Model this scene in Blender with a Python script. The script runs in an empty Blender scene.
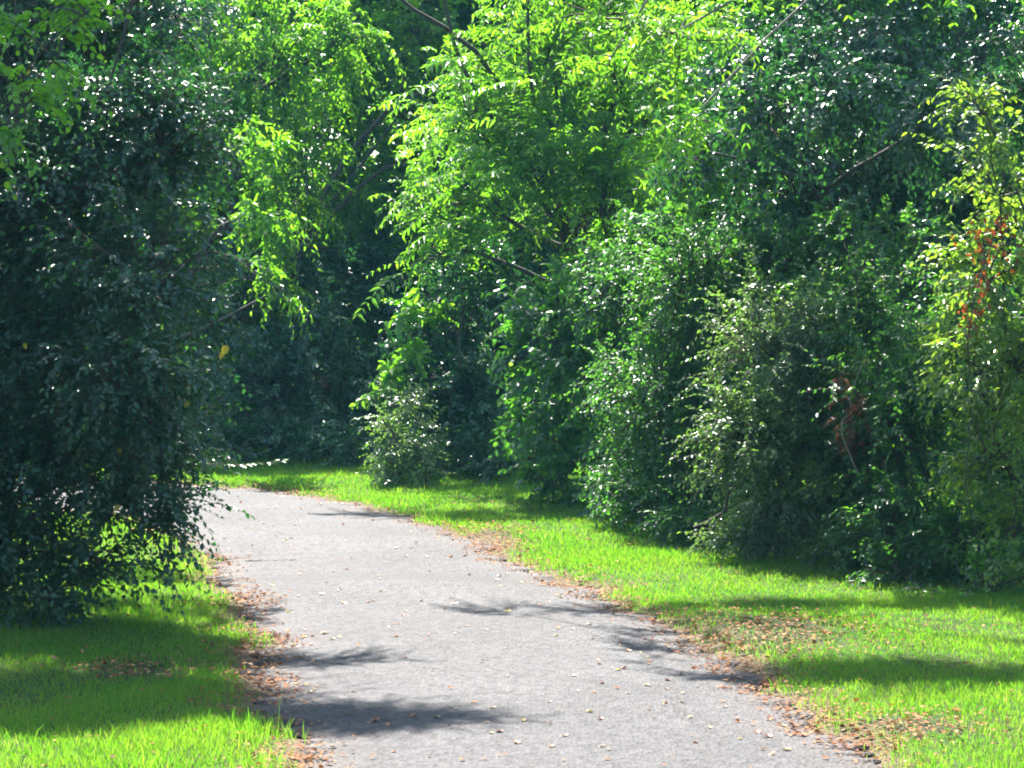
import bpy, math, random
import numpy as np
from mathutils import Vector

SC = bpy.context.scene
COL = SC.collection
F = 2800.0                      # focal length in pixels of a 1024 px wide frame
CAM_H = 2.4
PITCH = math.atan(126.0 / F)
SUN_AZ, SUN_EL = 10.0, 52.0     # degrees left of straight ahead, above the horizon


def at(px, py, Y):
    """world point seen at pixel (px,py) and lying Y metres ahead"""
    a, b = (px - 512) / F, (384 - py) / F
    cp, sp = math.cos(PITCH), math.sin(PITCH)
    d = (a, cp + b * sp, -sp + b * cp)
    k = Y / d[1]
    return np.array((d[0] * k, Y, CAM_H + d[2] * k))


def ground_at(px, py):
    """world x,y of the ground point seen at a pixel"""
    a, b = (px - 512) / F, (384 - py) / F
    cp, sp = math.cos(PITCH), math.sin(PITCH)
    d = (a, cp + b * sp, -sp + b * cp)
    k = -CAM_H / d[2]
    return d[0] * k, d[1] * k


# ------------------------------------------------------------------ materials
def new_mat(name):
    m = bpy.data.materials.new(name)
    m.use_nodes = True
    nt = m.node_tree
    for n in list(nt.nodes):
        nt.nodes.remove(n)
    out = nt.nodes.new('ShaderNodeOutputMaterial')
    return m, nt, out


def N(nt, kind, **kw):
    n = nt.nodes.new(kind)
    for k, v in kw.items():
        if k.startswith('i_'):
            key = k[2:]
            key = int(key) if key.isdigit() else key.replace('_', ' ')
            n.inputs[key].default_value = v
        else:
            setattr(n, k, v)
    return n


def ramp(nt, stops, interp='LINEAR'):
    r = nt.nodes.new('ShaderNodeValToRGB')
    cr = r.color_ramp
    cr.interpolation = interp
    while len(cr.elements) < len(stops):
        cr.elements.new(0.5)
    for e, (p, c) in zip(cr.elements, stops):
        e.position = p
        e.color = (c[0], c[1], c[2], 1)
    return r


def leaf_mat(name, cols, trans, rough=0.38, tmix=0.45, spec=0.5, clump=0.5, cscale=1.6):
    """leaves: colour varies leaf by leaf and gently from bough to bough; thin, so light comes through"""
    m, nt, out = new_mat(name)
    L = nt.links.new
    g = N(nt, 'ShaderNodeNewGeometry')
    r = ramp(nt, [(i / max(1, len(cols) - 1), c) for i, c in enumerate(cols)])
    L(g.outputs['Random Per Island'], r.inputs[0])
    tc = N(nt, 'ShaderNodeTexCoord')
    no = N(nt, 'ShaderNodeTexNoise', i_Scale=cscale, i_Detail=2.0)
    L(tc.outputs['Object'], no.inputs['Vector'])
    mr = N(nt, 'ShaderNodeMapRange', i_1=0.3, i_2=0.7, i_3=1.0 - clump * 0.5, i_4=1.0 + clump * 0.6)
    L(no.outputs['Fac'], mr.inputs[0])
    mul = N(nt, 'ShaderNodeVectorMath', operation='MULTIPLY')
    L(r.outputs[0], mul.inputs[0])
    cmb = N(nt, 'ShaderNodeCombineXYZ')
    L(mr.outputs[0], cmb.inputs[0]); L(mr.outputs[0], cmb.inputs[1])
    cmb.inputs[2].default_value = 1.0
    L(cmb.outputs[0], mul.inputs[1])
    p = N(nt, 'ShaderNodeBsdfPrincipled', i_Roughness=rough)
    p.inputs['Specular IOR Level'].default_value = spec
    L(mul.outputs[0], p.inputs['Base Color'])
    t = N(nt, 'ShaderNodeBsdfTranslucent')
    tm = N(nt, 'ShaderNodeVectorMath', operation='MULTIPLY')
    L(mul.outputs[0], tm.inputs[0]); tm.inputs[1].default_value = trans
    L(tm.outputs[0], t.inputs['Color'])
    mx = N(nt, 'ShaderNodeMixShader', i_0=tmix)
    L(p.outputs[0], mx.inputs[1]); L(t.outputs[0], mx.inputs[2])
    L(mx.outputs[0], out.inputs[0])
    return m


def bark_mat(name, a, b, scale=14):
    m, nt, out = new_mat(name)
    L = nt.links.new
    tc = N(nt, 'ShaderNodeTexCoord')
    mp = N(nt, 'ShaderNodeMapping'); mp.inputs['Scale'].default_value = (1, 1, 0.25)
    L(tc.outputs['Object'], mp.inputs[0])
    no = N(nt, 'ShaderNodeTexNoise', i_Scale=scale, i_Detail=6.0, i_Roughness=0.65)
    L(mp.outputs[0], no.inputs['Vector'])
    r = ramp(nt, [(0.3, a), (0.7, b)])
    L(no.outputs['Fac'], r.inputs[0])
    p = N(nt, 'ShaderNodeBsdfPrincipled', i_Roughness=0.85)
    L(r.outputs[0], p.inputs['Base Color'])
    bp = N(nt, 'ShaderNodeBump', i_Strength=0.6, i_Distance=0.02)
    L(no.outputs['Fac'], bp.inputs['Height']); L(bp.outputs[0], p.inputs['Normal'])
    L(p.outputs[0], out.inputs[0])
    return m


M = {}
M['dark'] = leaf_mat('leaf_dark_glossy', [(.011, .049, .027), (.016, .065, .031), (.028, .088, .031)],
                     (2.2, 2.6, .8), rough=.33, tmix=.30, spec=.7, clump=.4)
M['mid'] = leaf_mat('leaf_mid_green', [(.024, .087, .034), (.037, .114, .036), (.060, .148, .036)],
                    (2.5, 2.6, .6), rough=.40, tmix=.46, spec=.6)
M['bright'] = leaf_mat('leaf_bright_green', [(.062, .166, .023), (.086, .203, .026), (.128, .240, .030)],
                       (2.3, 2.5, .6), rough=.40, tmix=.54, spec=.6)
M['silver'] = leaf_mat('leaf_greyish_green', [(.060, .115, .050), (.080, .140, .056), (.11, .17, .060)],
                       (1.9, 2.2, .7), rough=.36, tmix=.40, spec=.6)
M['lit'] = leaf_mat('leaf_light_green', [(.075, .140, .040), (.100, .175, .040), (.14, .21, .045)],
                    (2.3, 2.4, .6), rough=.36, tmix=.46, spec=.7)
M['far'] = leaf_mat('leaf_far_trees', [(.032, .090, .036), (.048, .120, .036), (.078, .155, .032)],
                    (2.6, 2.7, .5), rough=.42, tmix=.50)
M['red'] = leaf_mat('leaf_red_creeper', [(.15, .032, .014), (.22, .06, .016), (.28, .12, .025)], (1.7, 1.4, .8), tmix=.45)
M['brown'] = leaf_mat('leaf_dead_brown', [(.070, .030, .020), (.11, .048, .028), (.15, .075, .04)], (1.3, 1.2, 1.0), tmix=.25, rough=.6, spec=.2)
M['yellow'] = leaf_mat('leaf_yellow', [(.42, .34, .02), (.50, .38, .03)], (1.3, 1.25, .6), tmix=.45)
M['bark'] = bark_mat('bark_dark', (.030, .026, .022), (.075, .062, .050))
M['palebark'] = bark_mat('bark_pale', (.16, .14, .12), (.30, .27, .23))
M['twig'] = bark_mat('twig_brown', (.045, .034, .026), (.095, .070, .050), 30)
M['litter'] = leaf_mat('leaf_litter', [(.09, .036, .018), (.17, .062, .024), (.26, .097, .030), (.29, .13, .050), (.29, .185, .09), (.21, .068, .026)],
                       (1.1, 1.0, .9), tmix=.18, rough=.75, spec=.12, clump=.1)


def grass_mat():
    m, nt, out = new_mat('grass_blades')
    L = nt.links.new
    g = N(nt, 'ShaderNodeNewGeometry')
    r = ramp(nt, [(0, (.042, .130, .018)), (.45, (.072, .180, .020)), (.82, (.108, .212, .024)), (1, (.22, .20, .08))])
    L(g.outputs['Random Per Island'], r.inputs[0])
    no = N(nt, 'ShaderNodeTexNoise', i_Scale=1.3, i_Detail=3.0)
    L(g.outputs['Position'], no.inputs['Vector'])
    mr = N(nt, 'ShaderNodeMapRange', i_1=.35, i_2=.68, i_3=0.0, i_4=0.45)
    L(no.outputs['Fac'], mr.inputs[0])
    mx = N(nt, 'ShaderNodeMix', data_type='RGBA')
    L(mr.outputs[0], mx.inputs[0]); L(r.outputs[0], mx.inputs[6])
    mx.inputs[7].default_value = (.145, .190, .038, 1)
    p = N(nt, 'ShaderNodeBsdfPrincipled', i_Roughness=.5)
    p.inputs['Specular IOR Level'].default_value = .35
    L(mx.outputs[2], p.inputs['Base Color'])
    t = N(nt, 'ShaderNodeBsdfTranslucent')
    tm = N(nt, 'ShaderNodeVectorMath', operation='MULTIPLY')
    L(mx.outputs[2], tm.inputs[0]); tm.inputs[1].default_value = (1.8, 2.2, .6)
    L(tm.outputs[0], t.inputs['Color'])
    ms = N(nt, 'ShaderNodeMixShader', i_0=.5)
    L(p.outputs[0], ms.inputs[1]); L(t.outputs[0], ms.inputs[2])
    L(ms.outputs[0], out.inputs[0])
    return m


def soil_mat():
    m, nt, out = new_mat('turf_soil')
    L = nt.links.new
    g = N(nt, 'ShaderNodeNewGeometry')
    no = N(nt, 'ShaderNodeTexNoise', i_Scale=2.2, i_Detail=6.0, i_Roughness=.65)
    L(g.outputs['Position'], no.inputs['Vector'])
    r = ramp(nt, [(.32, (.040, .029, .017)), (.50, (.034, .050, .013)), (.70, (.028, .070, .010))])
    L(no.outputs['Fac'], r.inputs[0])
    at_ = N(nt, 'ShaderNodeAttribute', attribute_name='bare')
    n2 = N(nt, 'ShaderNodeTexNoise', i_Scale=30.0, i_Detail=5.0)
    L(g.outputs['Position'], n2.inputs['Vector'])
    r2 = ramp(nt, [(.3, (.075, .048, .031)), (.7, (.15, .100, .065))])
    L(n2.outputs['Fac'], r2.inputs[0])
    mx = N(nt, 'ShaderNodeMix', data_type='RGBA')
    L(at_.outputs['Fac'], mx.inputs[0]); L(r.outputs[0], mx.inputs[6]); L(r2.outputs[0], mx.inputs[7])
    p = N(nt, 'ShaderNodeBsdfPrincipled', i_Roughness=.95)
    p.inputs['Specular IOR Level'].default_value = .15
    L(mx.outputs[2], p.inputs['Base Color'])
    bp = N(nt, 'ShaderNodeBump', i_Strength=.7, i_Distance=.02)
    L(n2.outputs['Fac'], bp.inputs['Height']); L(bp.outputs[0], p.inputs['Normal'])
    L(p.outputs[0], out.inputs[0])
    return m


def asphalt_mat():
    m, nt, out = new_mat('worn_asphalt')
    L = nt.links.new
    g = N(nt, 'ShaderNodeNewGeometry')
    big = N(nt, 'ShaderNodeTexNoise', i_Scale=.8, i_Detail=6.0, i_Roughness=.65)
    L(g.outputs['Position'], big.inputs['Vector'])
    rb = ramp(nt, [(.3, (.0215, .0208, .0232)), (.48, (.0315, .0300, .0328)), (.7, (.043, .0408, .0438))])
    L(big.outputs['Fac'], rb.inputs[0])
    # aggregate: stones of 1-2 cm in darker binder
    vo = N(nt, 'ShaderNodeTexVoronoi', i_Scale=42.0)
    stz = N(nt, 'ShaderNodeMapping'); stz.inputs['Scale'].default_value = (1, .42, 1)
    L(g.outputs['Position'], stz.inputs[0]); L(stz.outputs[0], vo.inputs['Vector'])
    ra = ramp(nt, [(0, (.30, .30, .34)), (.20, (.70, .69, .72)), (.6, (1.05, 1.04, 1.03)), (1, (1.5, 1.46, 1.42))])
    sc_ = N(nt, 'ShaderNodeSeparateColor'); L(vo.outputs['Color'], sc_.inputs[0]); L(sc_.outputs[0], ra.inputs[0])
    fine = N(nt, 'ShaderNodeTexNoise', i_Scale=26.0, i_Detail=5.0, i_Roughness=.75)
    L(stz.outputs[0], fine.inputs['Vector'])
    rf = ramp(nt, [(.36, (.66, .66, .70)), (.48, (.97, .97, .98)), (.66, (1.14, 1.13, 1.12))])
    L(fine.outputs['Fac'], rf.inputs[0])
    m1 = N(nt, 'ShaderNodeVectorMath', operation='MULTIPLY')
    L(rb.outputs[0], m1.inputs[0]); L(ra.outputs[0], m1.inputs[1])
    m2 = N(nt, 'ShaderNodeVectorMath', operation='MULTIPLY')
    L(m1.outputs[0], m2.inputs[0]); L(rf.outputs[0], m2.inputs[1])
    # thin cracks
    wob = N(nt, 'ShaderNodeTexNoise', i_Scale=3.0, i_Detail=4.0)
    L(g.outputs['Position'], wob.inputs['Vector'])
    ad = N(nt, 'ShaderNodeVectorMath', operation='MULTIPLY_ADD')
    L(wob.outputs['Color'], ad.inputs[0]); ad.inputs[1].default_value = (.5, .5, 0); L(g.outputs['Position'], ad.inputs[2])
    cr = N(nt, 'ShaderNodeTexVoronoi', feature='DISTANCE_TO_EDGE', i_Scale=.62)
    L(ad.outputs[0], cr.inputs['Vector'])
    cm = N(nt, 'ShaderNodeMapRange', i_1=.004, i_2=.013, i_3=.75, i_4=0.0)
    L(cr.outputs['Distance'], cm.inputs[0])
    gate = N(nt, 'ShaderNodeTexNoise', i_Scale=.55, i_Detail=1.0)
    L(g.outputs['Position'], gate.inputs['Vector'])
    gm = N(nt, 'ShaderNodeMapRange', i_1=.48, i_2=.58, i_3=0.0, i_4=1.0)
    L(gate.outputs['Fac'], gm.inputs[0])
    cg = N(nt, 'ShaderNodeMath', operation='MULTIPLY')
    L(cm.outputs[0], cg.inputs[0]); L(gm.outputs[0], cg.inputs[1])
    mx = N(nt, 'ShaderNodeMix', data_type='RGBA')
    L(cg.outputs[0], mx.inputs[0]); L(m2.outputs[0], mx.inputs[6]); mx.inputs[7].default_value = (.012, .011, .012, 1)
    # an old seam across the lane, its ridge shading put into the colour
    sep = N(nt, 'ShaderNodeSeparateXYZ'); L(g.outputs['Position'], sep.inputs[0])
    sw = N(nt, 'ShaderNodeMath', operation='MULTIPLY_ADD', i_1=.45, i_2=-20.9)
    L(wob.outputs['Fac'], sw.inputs[0])
    sa = N(nt, 'ShaderNodeMath', operation='ADD'); L(sep.outputs['Y'], sa.inputs[0]); L(sw.outputs[0], sa.inputs[1])
    sb = N(nt, 'ShaderNodeMath', operation='ABSOLUTE'); L(sa.outputs[0], sb.inputs[0])
    sm = N(nt, 'ShaderNodeMapRange', i_1=.05, i_2=.36, i_3=.80, i_4=0.0); L(sb.outputs[0], sm.inputs[0])
    mx2 = N(nt, 'ShaderNodeMix', data_type='RGBA')
    L(sm.outputs[0], mx2.inputs[0]); L(mx.outputs[2], mx2.inputs[6]); mx2.inputs[7].default_value = (.020, .019, .021, 1)
    # dust and grit towards the edges
    ed = N(nt, 'ShaderNodeAttribute', attribute_name='edge')
    en = N(nt, 'ShaderNodeMath', operation='MULTIPLY'); L(ed.outputs['Fac'], en.inputs[0]); L(fine.outputs['Fac'], en.inputs[1])
    mx3 = N(nt, 'ShaderNodeMix', data_type='RGBA')
    L(en.outputs[0], mx3.inputs[0]); L(mx2.outputs[2], mx3.inputs[6]); mx3.inputs[7].default_value = (.085, .060, .047, 1)
    p = N(nt, 'ShaderNodeBsdfPrincipled', i_Roughness=.8)
    p.inputs['Specular IOR Level'].default_value = .3
    L(mx3.outputs[2], p.inputs['Base Color'])
    bp = N(nt, 'ShaderNodeBump', i_Strength=.9, i_Distance=.010)
    L(vo.outputs['Distance'], bp.inputs['Height'])
    bp2 = N(nt, 'ShaderNodeBump', i_Strength=.4, i_Distance=.015)
    L(fine.outputs['Fac'], bp2.inputs['Height']); L(bp.outputs[0], bp2.inputs['Normal'])
    L(bp2.outputs[0], p.inputs['Normal'])
    L(p.outputs[0], out.inputs[0])
    return m


M['grass'] = grass_mat(); M['soil'] = soil_mat(); M['asphalt'] = asphalt_mat()


# ------------------------------------------------------------------ mesh helpers
def mesh_np(name, chunks, mats, parent=None, smooth=False):
    """chunks: list of (verts (n,3), faces (m,k) int, material index) -> one mesh object"""
    nv = sum(len(c[0]) for c in chunks)
    V = np.concatenate([c[0] for c in chunks]).astype(np.float32)
    loops, starts, mi = [], [], []
    off = ls = 0
    for v, f, k in chunks:
        f = np.asarray(f, np.int32)
        loops.append((f + off).ravel())
        starts.append(ls + np.arange(len(f), dtype=np.int32) * f.shape[1])
        mi.append(np.full(len(f), k, np.int32))
        off += len(v); ls += f.size
    loops = np.concatenate(loops); starts = np.concatenate(starts); mi = np.concatenate(mi)
    me = bpy.data.meshes.new(name)
    me.vertices.add(nv); me.vertices.foreach_set('co', V.ravel())
    me.loops.add(len(loops)); me.loops.foreach_set('vertex_index', loops)
    me.polygons.add(len(starts)); me.polygons.foreach_set('loop_start', starts)
    me.polygons.foreach_set('material_index', mi)
    if smooth:
        me.polygons.foreach_set('use_smooth', np.ones(len(starts), bool))
    for m in mats:
        me.materials.append(m)
    me.update(calc_edges=True)
    o = bpy.data.objects.new(name, me)
    COL.objects.link(o)
    if parent:
        o.parent = parent
    return o


def tag(o, label, cat=None, group=None, kind=None):
    o['label'] = label
    if cat: o['category'] = cat
    if group: o['group'] = group
    if kind: o['kind'] = kind
    return o


def empty(name, loc):
    o = bpy.data.objects.new(name, None)
    o.empty_display_size = .3
    o.location = loc
    COL.objects.link(o)
    return o


def unit(a):
    return a / np.maximum(np.linalg.norm(a, axis=-1, keepdims=True), 1e-9)


def tube(pts, rad, sides=7):
    """one tapering tube along a polyline -> verts, quads"""
    pts = np.asarray(pts, float); n = len(pts)
    rad = np.asarray(rad, float)
    T = unit(np.gradient(pts, axis=0))
    ref = np.array((.31, .87, .11)); A = unit(np.cross(T, ref)); B = np.cross(T, A)
    an = np.arange(sides) * 2 * math.pi / sides
    V = pts[:, None] + rad[:, None, None] * (np.cos(an)[None, :, None] * A[:, None] + np.sin(an)[None, :, None] * B[:, None])
    f = []
    for i in range(n - 1):
        for j in range(sides):
            k = (j + 1) % sides
            f.append((i * sides + j, i * sides + k, (i + 1) * sides + k, (i + 1) * sides + j))
    return V.reshape(-1, 3), np.array(f)


def bent(p0, p1, rng, n=9, wob=.08, arch=0.0):
    p0, p1 = np.asarray(p0, float), np.asarray(p1, float)
    s = np.linspace(0, 1, n)[:, None]
    L = np.linalg.norm(p1 - p0)
    off = rng.normal(0, 1, (2, 3)) * wob * L
    return p0 + (p1 - p0) * s + off[0] * np.sin(math.pi * s) + off[1] * np.sin(2 * math.pi * s) * .5 + np.array((0, 0, 1)) * arch * L * 4 * s * (1 - s)


def thin_tubes(P):
    """many 3-sided twigs at once: P (k,n,3) polylines, returns verts, quads"""
    P, R = P
    k, n, _ = P.shape
    T = unit(np.gradient(P, axis=1))
    A = unit(np.cross(T, np.array((.31, .17, .93)))); B = np.cross(T, A)
    an = np.arange(3) * 2 * math.pi / 3
    V = P[:, :, None] + R[:, :, None, None] * (np.cos(an)[:, None] * A[:, :, None] + np.sin(an)[:, None] * B[:, :, None])
    idx = np.arange(k * n * 3).reshape(k, n, 3)
    a, b = idx[:, :-1], idx[:, 1:]
    q = np.stack([a, np.roll(a, -1, 2), np.roll(b, -1, 2), b], -1).reshape(-1, 4)
    return V.reshape(-1, 3), q


LEAF = {  # outline stations along the midrib: (distance, half width)
    'oval': ((.28, .50), (.66, .42)),
    'lance': ((.25, .50), (.60, .36)),
    'broad': ((.22, .46), (.58, .50)),
}


def leaf_faces(pos, d, nrm, L, W, shape='oval', fold=.20, curl=.20):
    """leaves as two folded halves: pos,d,nrm (n,3), L,W (n)"""
    n = len(pos)
    d = unit(d)
    nrm = unit(nrm - (nrm * d).sum(-1, keepdims=True) * d)
    s = np.cross(d, nrm)
    (a1, w1), (a2, w2) = LEAF[shape]
    L_, W_ = L[:, None], W[:, None]
    def pt(a, w):
        return pos + d * a * L_ + s * w * W_ + nrm * (abs(w) * fold * W_ * 2 - curl * a * a * L_)
    V = np.stack([pt(0, 0), pt(a1, w1), pt(a2, w2), pt(1, 0), pt(a2, -w2), pt(a1, -w1)], 1).reshape(-1, 3)
    b = np.arange(n)[:, None] * 6
    Q = np.concatenate([b + np.array((0, 3, 2, 1)), b + np.array((0, 5, 4, 3))])
    return V, Q


def sprays(P, D, rng, n, Ls, leaf_l, leaf_w, droop, shape, compound=False, outward=None, flat=.6, twigs=True, jit=.45):
    """leafy shoots: P,D (k,3) origins and directions"""
    k = len(P)
    Lk = Ls * rng.uniform(.65, 1.3, k)
    D = unit(D)
    dr = droop * rng.uniform(.5, 1.5, k)
    up = np.array((0, 0, 1.0))
    if compound:
        npair = n // 2
        t = np.repeat((np.arange(npair) + .9) / (npair + .4), 2)
        side = np.tile([1.0, -1.0], npair)
    else:
        t = (np.arange(n) + .6) / n
        side = np.where(np.arange(n) % 2 == 0, 1.0, -1.0)
    nn = len(t)
    tt = t[None, :, None]
    pos = P[:, None] + D[:, None] * (Lk[:, None] * t)[:, :, None] - up * (dr * Lk)[:, None, None] * tt ** 2
    T = unit(D[:, None] - up * 2 * dr[:, None, None] * tt)
    pn = up + rng.normal(0, .35, (k, 3))
    if outward is not None:
        pn = pn * flat + outward * (1 - flat)
    S = unit(np.cross(T, pn[:, None]))
    sd = side[None, :, None]
    if compound:
        d = T * .5 + S * sd * .9 - up * .22 + rng.normal(0, .22, (k, nn, 3))
        nr = np.cross(S, T) + rng.normal(0, .36, (k, nn, 3))
    else:
        d = T * .75 + S * sd * .75 - up * .15 + rng.normal(0, jit * .6, (k, nn, 3))
        nr = np.cross(S, T) + rng.normal(0, jit, (k, nn, 3))
    env = 1.0 - .45 * np.abs(t - .5) if compound else 1.0 - .25 * t
    L = leaf_l * env[None] * rng.uniform(.65, 1.25, (k, nn))
    W = L * leaf_w / leaf_l * rng.uniform(.85, 1.15, (k, nn))
    out = [leaf_faces(pos.reshape(-1, 3), d.reshape(-1, 3), nr.reshape(-1, 3), L.ravel(), W.ravel(), shape) + (0,)]
    if twigs:
        s3 = np.linspace(0, 1, 3)
        P3 = P[:, None] + D[:, None] * (Lk[:, None] * s3)[:, :, None] - up * (dr * Lk)[:, None, None] * s3[None, :, None] ** 2
        R3 = np.broadcast_to(np.array((.0028, .002, .001))[None], (k, 3))
        out.append(thin_tubes((P3, R3)) + (1,))
    return out


def crown_chunks(lobes, rng, lai=4.0, leaf_l=.065, leaf_w=.034, n=9, ns=8, Ls=.30, droop=.25, shape='oval',
                 compound=False, twigs=True, up=.25, arch=.10, inner=.25, jit=.45, flat=.6):
    """lobes: (centre, (rx,ry,rz)[, density factor]). Boughs run out of each lobe, shoots along the boughs, leaves along the shoots."""
    chunks = []
    for lb in lobes:
        c = np.asarray(lb[0], float); r = np.asarray(lb[1], float); den = lb[2] if len(lb) > 2 else 1.0
        area = math.pi * (r[0] + r[1]) / 2 * r[2]
        nb = max(3, int(area * lai * den / (leaf_l * leaf_w * .62 * n * ns)))
        u = unit(rng.normal(0, 1, (nb, 3)) + np.array((0, 0, up)))
        # uneven outline: a few bumps and hollows over the lobe
        bd = unit(rng.normal(0, 1, (11, 3))); bw = rng.uniform(-.38, .42, 11)
        bump = 1 + (np.clip(u @ bd.T, 0, 1) ** 6 * bw).sum(1)
        e = c + u * r * (rng.uniform(.55, 1.08, nb) * (1 + .28 * (rng.random(nb) < .12)) * bump)[:, None]
        s0 = c + u * r * .12 - np.array((0, 0, .15 * r[2]))
        seg = e - s0; Lb = np.linalg.norm(seg, axis=1)
        bendv = rng.normal(0, .10, (nb, 3)) * Lb[:, None] + np.array((0, 0, 1)) * (arch * Lb)[:, None]
        def bp(s):
            return s0[:, None] + seg[:, None] * s[..., None] + bendv[:, None] * (4 * s * (1 - s))[..., None]
        s = np.clip(np.linspace(inner, 1, ns)[None] + rng.normal(0, .06, (nb, ns)), .1, 1.03)
        P = bp(s).reshape(-1, 3)
        Tn = np.repeat(unit(seg), ns, 0)
        D = Tn * .75 + rng.normal(0, .55, P.shape)
        out = unit(np.repeat(u, ns, 0))
        chunks += sprays(P, D, rng, n, Ls, leaf_l, leaf_w, droop, shape, compound, out, flat, twigs, jit)
        if twigs:
            sp = np.tile(np.linspace(0, 1, 5), (nb, 1))
            chunks.append(thin_tubes((bp(sp), np.broadcast_to(np.array((.010, .008, .006, .004, .002))[None], (nb, 5)))) + (1,))
    return chunks


def plant(name, label, cat, base, lobes, mat, seed, group=None, trunk_top=None, trunk_r=.07, bark='bark', limb_r=.03, stems=1, limbs=True, high_limbs=False, **kw):
    """tree or shrub: Empty at the foot > trunk, limb..., crown"""
    rng = np.random.default_rng(seed)
    base = np.asarray(base, float)
    root = empty(name, base)
    tag(root, label, cat, group)
    loc = [((np.asarray(l[0]) - base),) + tuple(l[1:]) for l in lobes]
    ch = crown_chunks(loc, rng, **kw)
    mesh_np('crown', ch, [M[mat], M['twig']], root, True)
    zc = min(l[0][2] for l in loc)
    tops = []
    if trunk_top is None:
        ctr = np.mean([l[0] for l in loc], axis=0); trunk_top = np.array((ctr[0] * .5, ctr[1] * .5, max(.4, zc * .8)))
    else:
        trunk_top = np.asarray(trunk_top, float) - base
    for k in range(stems):
        foot = np.array((0, 0, -.08)) + (np.append(rng.normal(0, .16, 2), 0) if stems > 1 else 0)
        tp = trunk_top + (rng.normal(0, .25, 3) if stems > 1 else 0)
        pts = bent(foot, tp, rng, 10, .05)
        v, f = tube(pts, np.linspace(1.15, .6, 10) ** 1.2 * trunk_r, 9)
        mesh_np('trunk' if stems == 1 else 'stem', [(v, f, 0)], [M[bark]], root, True)
        tops.append(pts)
    if limbs:
        for i, l in enumerate(loc):
            st = tops[i % stems]
            a = st[-1] if rng.random() < .5 or l[0][2] < st[-1][2] else st[-3]
            if l[0][2] < a[2] and not high_limbs:
                a = st[max(2, int(9 * max(.2, min(1, l[0][2] / max(.1, st[-1][2]) * .7))))]
            pts = bent(a, l[0], rng, 9, .07, .05)
            v, f = tube(pts, np.linspace(1, .4, 9) * limb_r, 7)
            mesh_np('limb', [(v, f, 0)], [M[bark]], root, True)
    return root


def lob(px, py, Y, rpx, rpy, ry, den=1.0):
    """lobe centred where the pixel looks at depth Y, radii given by what they span at that depth"""
    return (at(px, py, Y), (rpx * Y / F, ry, rpy * Y / F), den)


# ------------------------------------------------------------------ the lane and the ground
RIGHT = [(1.95, -6), (1.9, 4), (1.80, 10), (1.69, 13.2), (1.58, 13.9), (1.38, 15.6), (1.15, 17.1), (.86, 18.8), (.35, 20.6), (-.10, 22.3),
         (-.54, 24.3), (-1.04, 25.9), (-1.81, 27.8), (-2.6, 28.8), (-3.4, 29.4), (-4.6, 29.9), (-8, 30.6), (-16, 31), (-40, 30)]
LEFT = [(-1.0, -6), (-.85, 4), (-.9, 10), (-1.0, 13.2), (-1.12, 14.0), (-1.34, 15.2), (-1.57, 17.1), (-1.86, 19.1), (-2.10, 20.5), (-2.35, 21.8),
        (-2.66, 23.2), (-3.05, 24.5), (-3.6, 25.6), (-4.2, 26.3), (-4.9, 26.8), (-5.6, 27.1), (-8.6, 27.8), (-16.2, 28.2), (-40, 27.2)]


def smooth_line(pts, n):
    p = np.array(pts, float)
    t = np.concatenate([[0], np.cumsum(np.linalg.norm(np.diff(p, axis=0), axis=1))])
    # resample evenly by index so both edges correspond, smoothing the corners
    u = np.linspace(0, len(p) - 1, n)
    x = np.interp(u, np.arange(len(p)), p[:, 0]); y = np.interp(u, np.arange(len(p)), p[:, 1])
    k = np.hanning(13); k /= k.sum()
    xp = np.convolve(np.pad(x, 6, mode='edge'), k, 'valid'); yp = np.convolve(np.pad(y, 6, mode='edge'), k, 'valid')
    return np.stack([xp, yp], 1)


NS = 700
rg = np.random.default_rng(5)


def wobble(n, amp, sm):
    w = rg.normal(0, 1, n + 80)
    k = np.hanning(sm); k /= np.sqrt((k ** 2).sum())
    return np.convolve(w, k, 'same')[40:40 + n] * amp


RL = smooth_line(RIGHT, NS); LL = smooth_line(LEFT, NS)
ac = unit(RL - LL)
RL = RL + ac * (wobble(NS, .045, 9) + wobble(NS, .05, 31))[:, None]
LL = LL + ac * (wobble(NS, .04, 9) + wobble(NS, .05, 31))[:, None]
NC = 14
tcol = np.linspace(0, 1, NC)
PV = LL[:, None] * (1 - tcol)[None, :, None] + RL[:, None] * tcol[None, :, None]
zz = .006 + .03 * (1 - (2 * tcol - 1) ** 2)
PV3 = np.concatenate([PV, np.broadcast_to(zz[None, :, None], (NS, NC, 1))], 2)
PV3[:, :, 2] += (.012 * np.sin(PV3[:, :, 1] * 2.1 + PV3[:, :, 0]) * np.sin(PV3[:, :, 0] * 1.7)) * (1 - (2 * tcol - 1) ** 2)[None]
# down-turned lips so the slab has a thickness
lipL = PV3[:, :1].copy(); lipL[:, :, 2] -= .06; lipR = PV3[:, -1:].copy(); lipR[:, :, 2] -= .06
PV3 = np.concatenate([lipL, PV3, lipR], 1); NCC = NC + 2
ii = np.arange(NS * NCC).reshape(NS, NCC)
q = np.stack([ii[:-1, :-1], ii[:-1, 1:], ii[1:, 1:], ii[1:, :-1]], -1).reshape(-1, 4)
lane = mesh_np('path', [(PV3.reshape(-1, 3), q, 0)], [M['asphalt']])
ea = np.abs(2 * np.concatenate([[0], tcol, [1]]) - 1); ea = np.clip((ea - .72) / .28, 0, 1) ** 1.5
at_ = lane.data.attributes.new('edge', 'FLOAT', 'POINT'); at_.data.foreach_set('value', np.tile(ea, NS).astype(np.float32))
tag(lane, 'worn grey asphalt lane bending out of sight between the verges', kind='structure')


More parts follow.
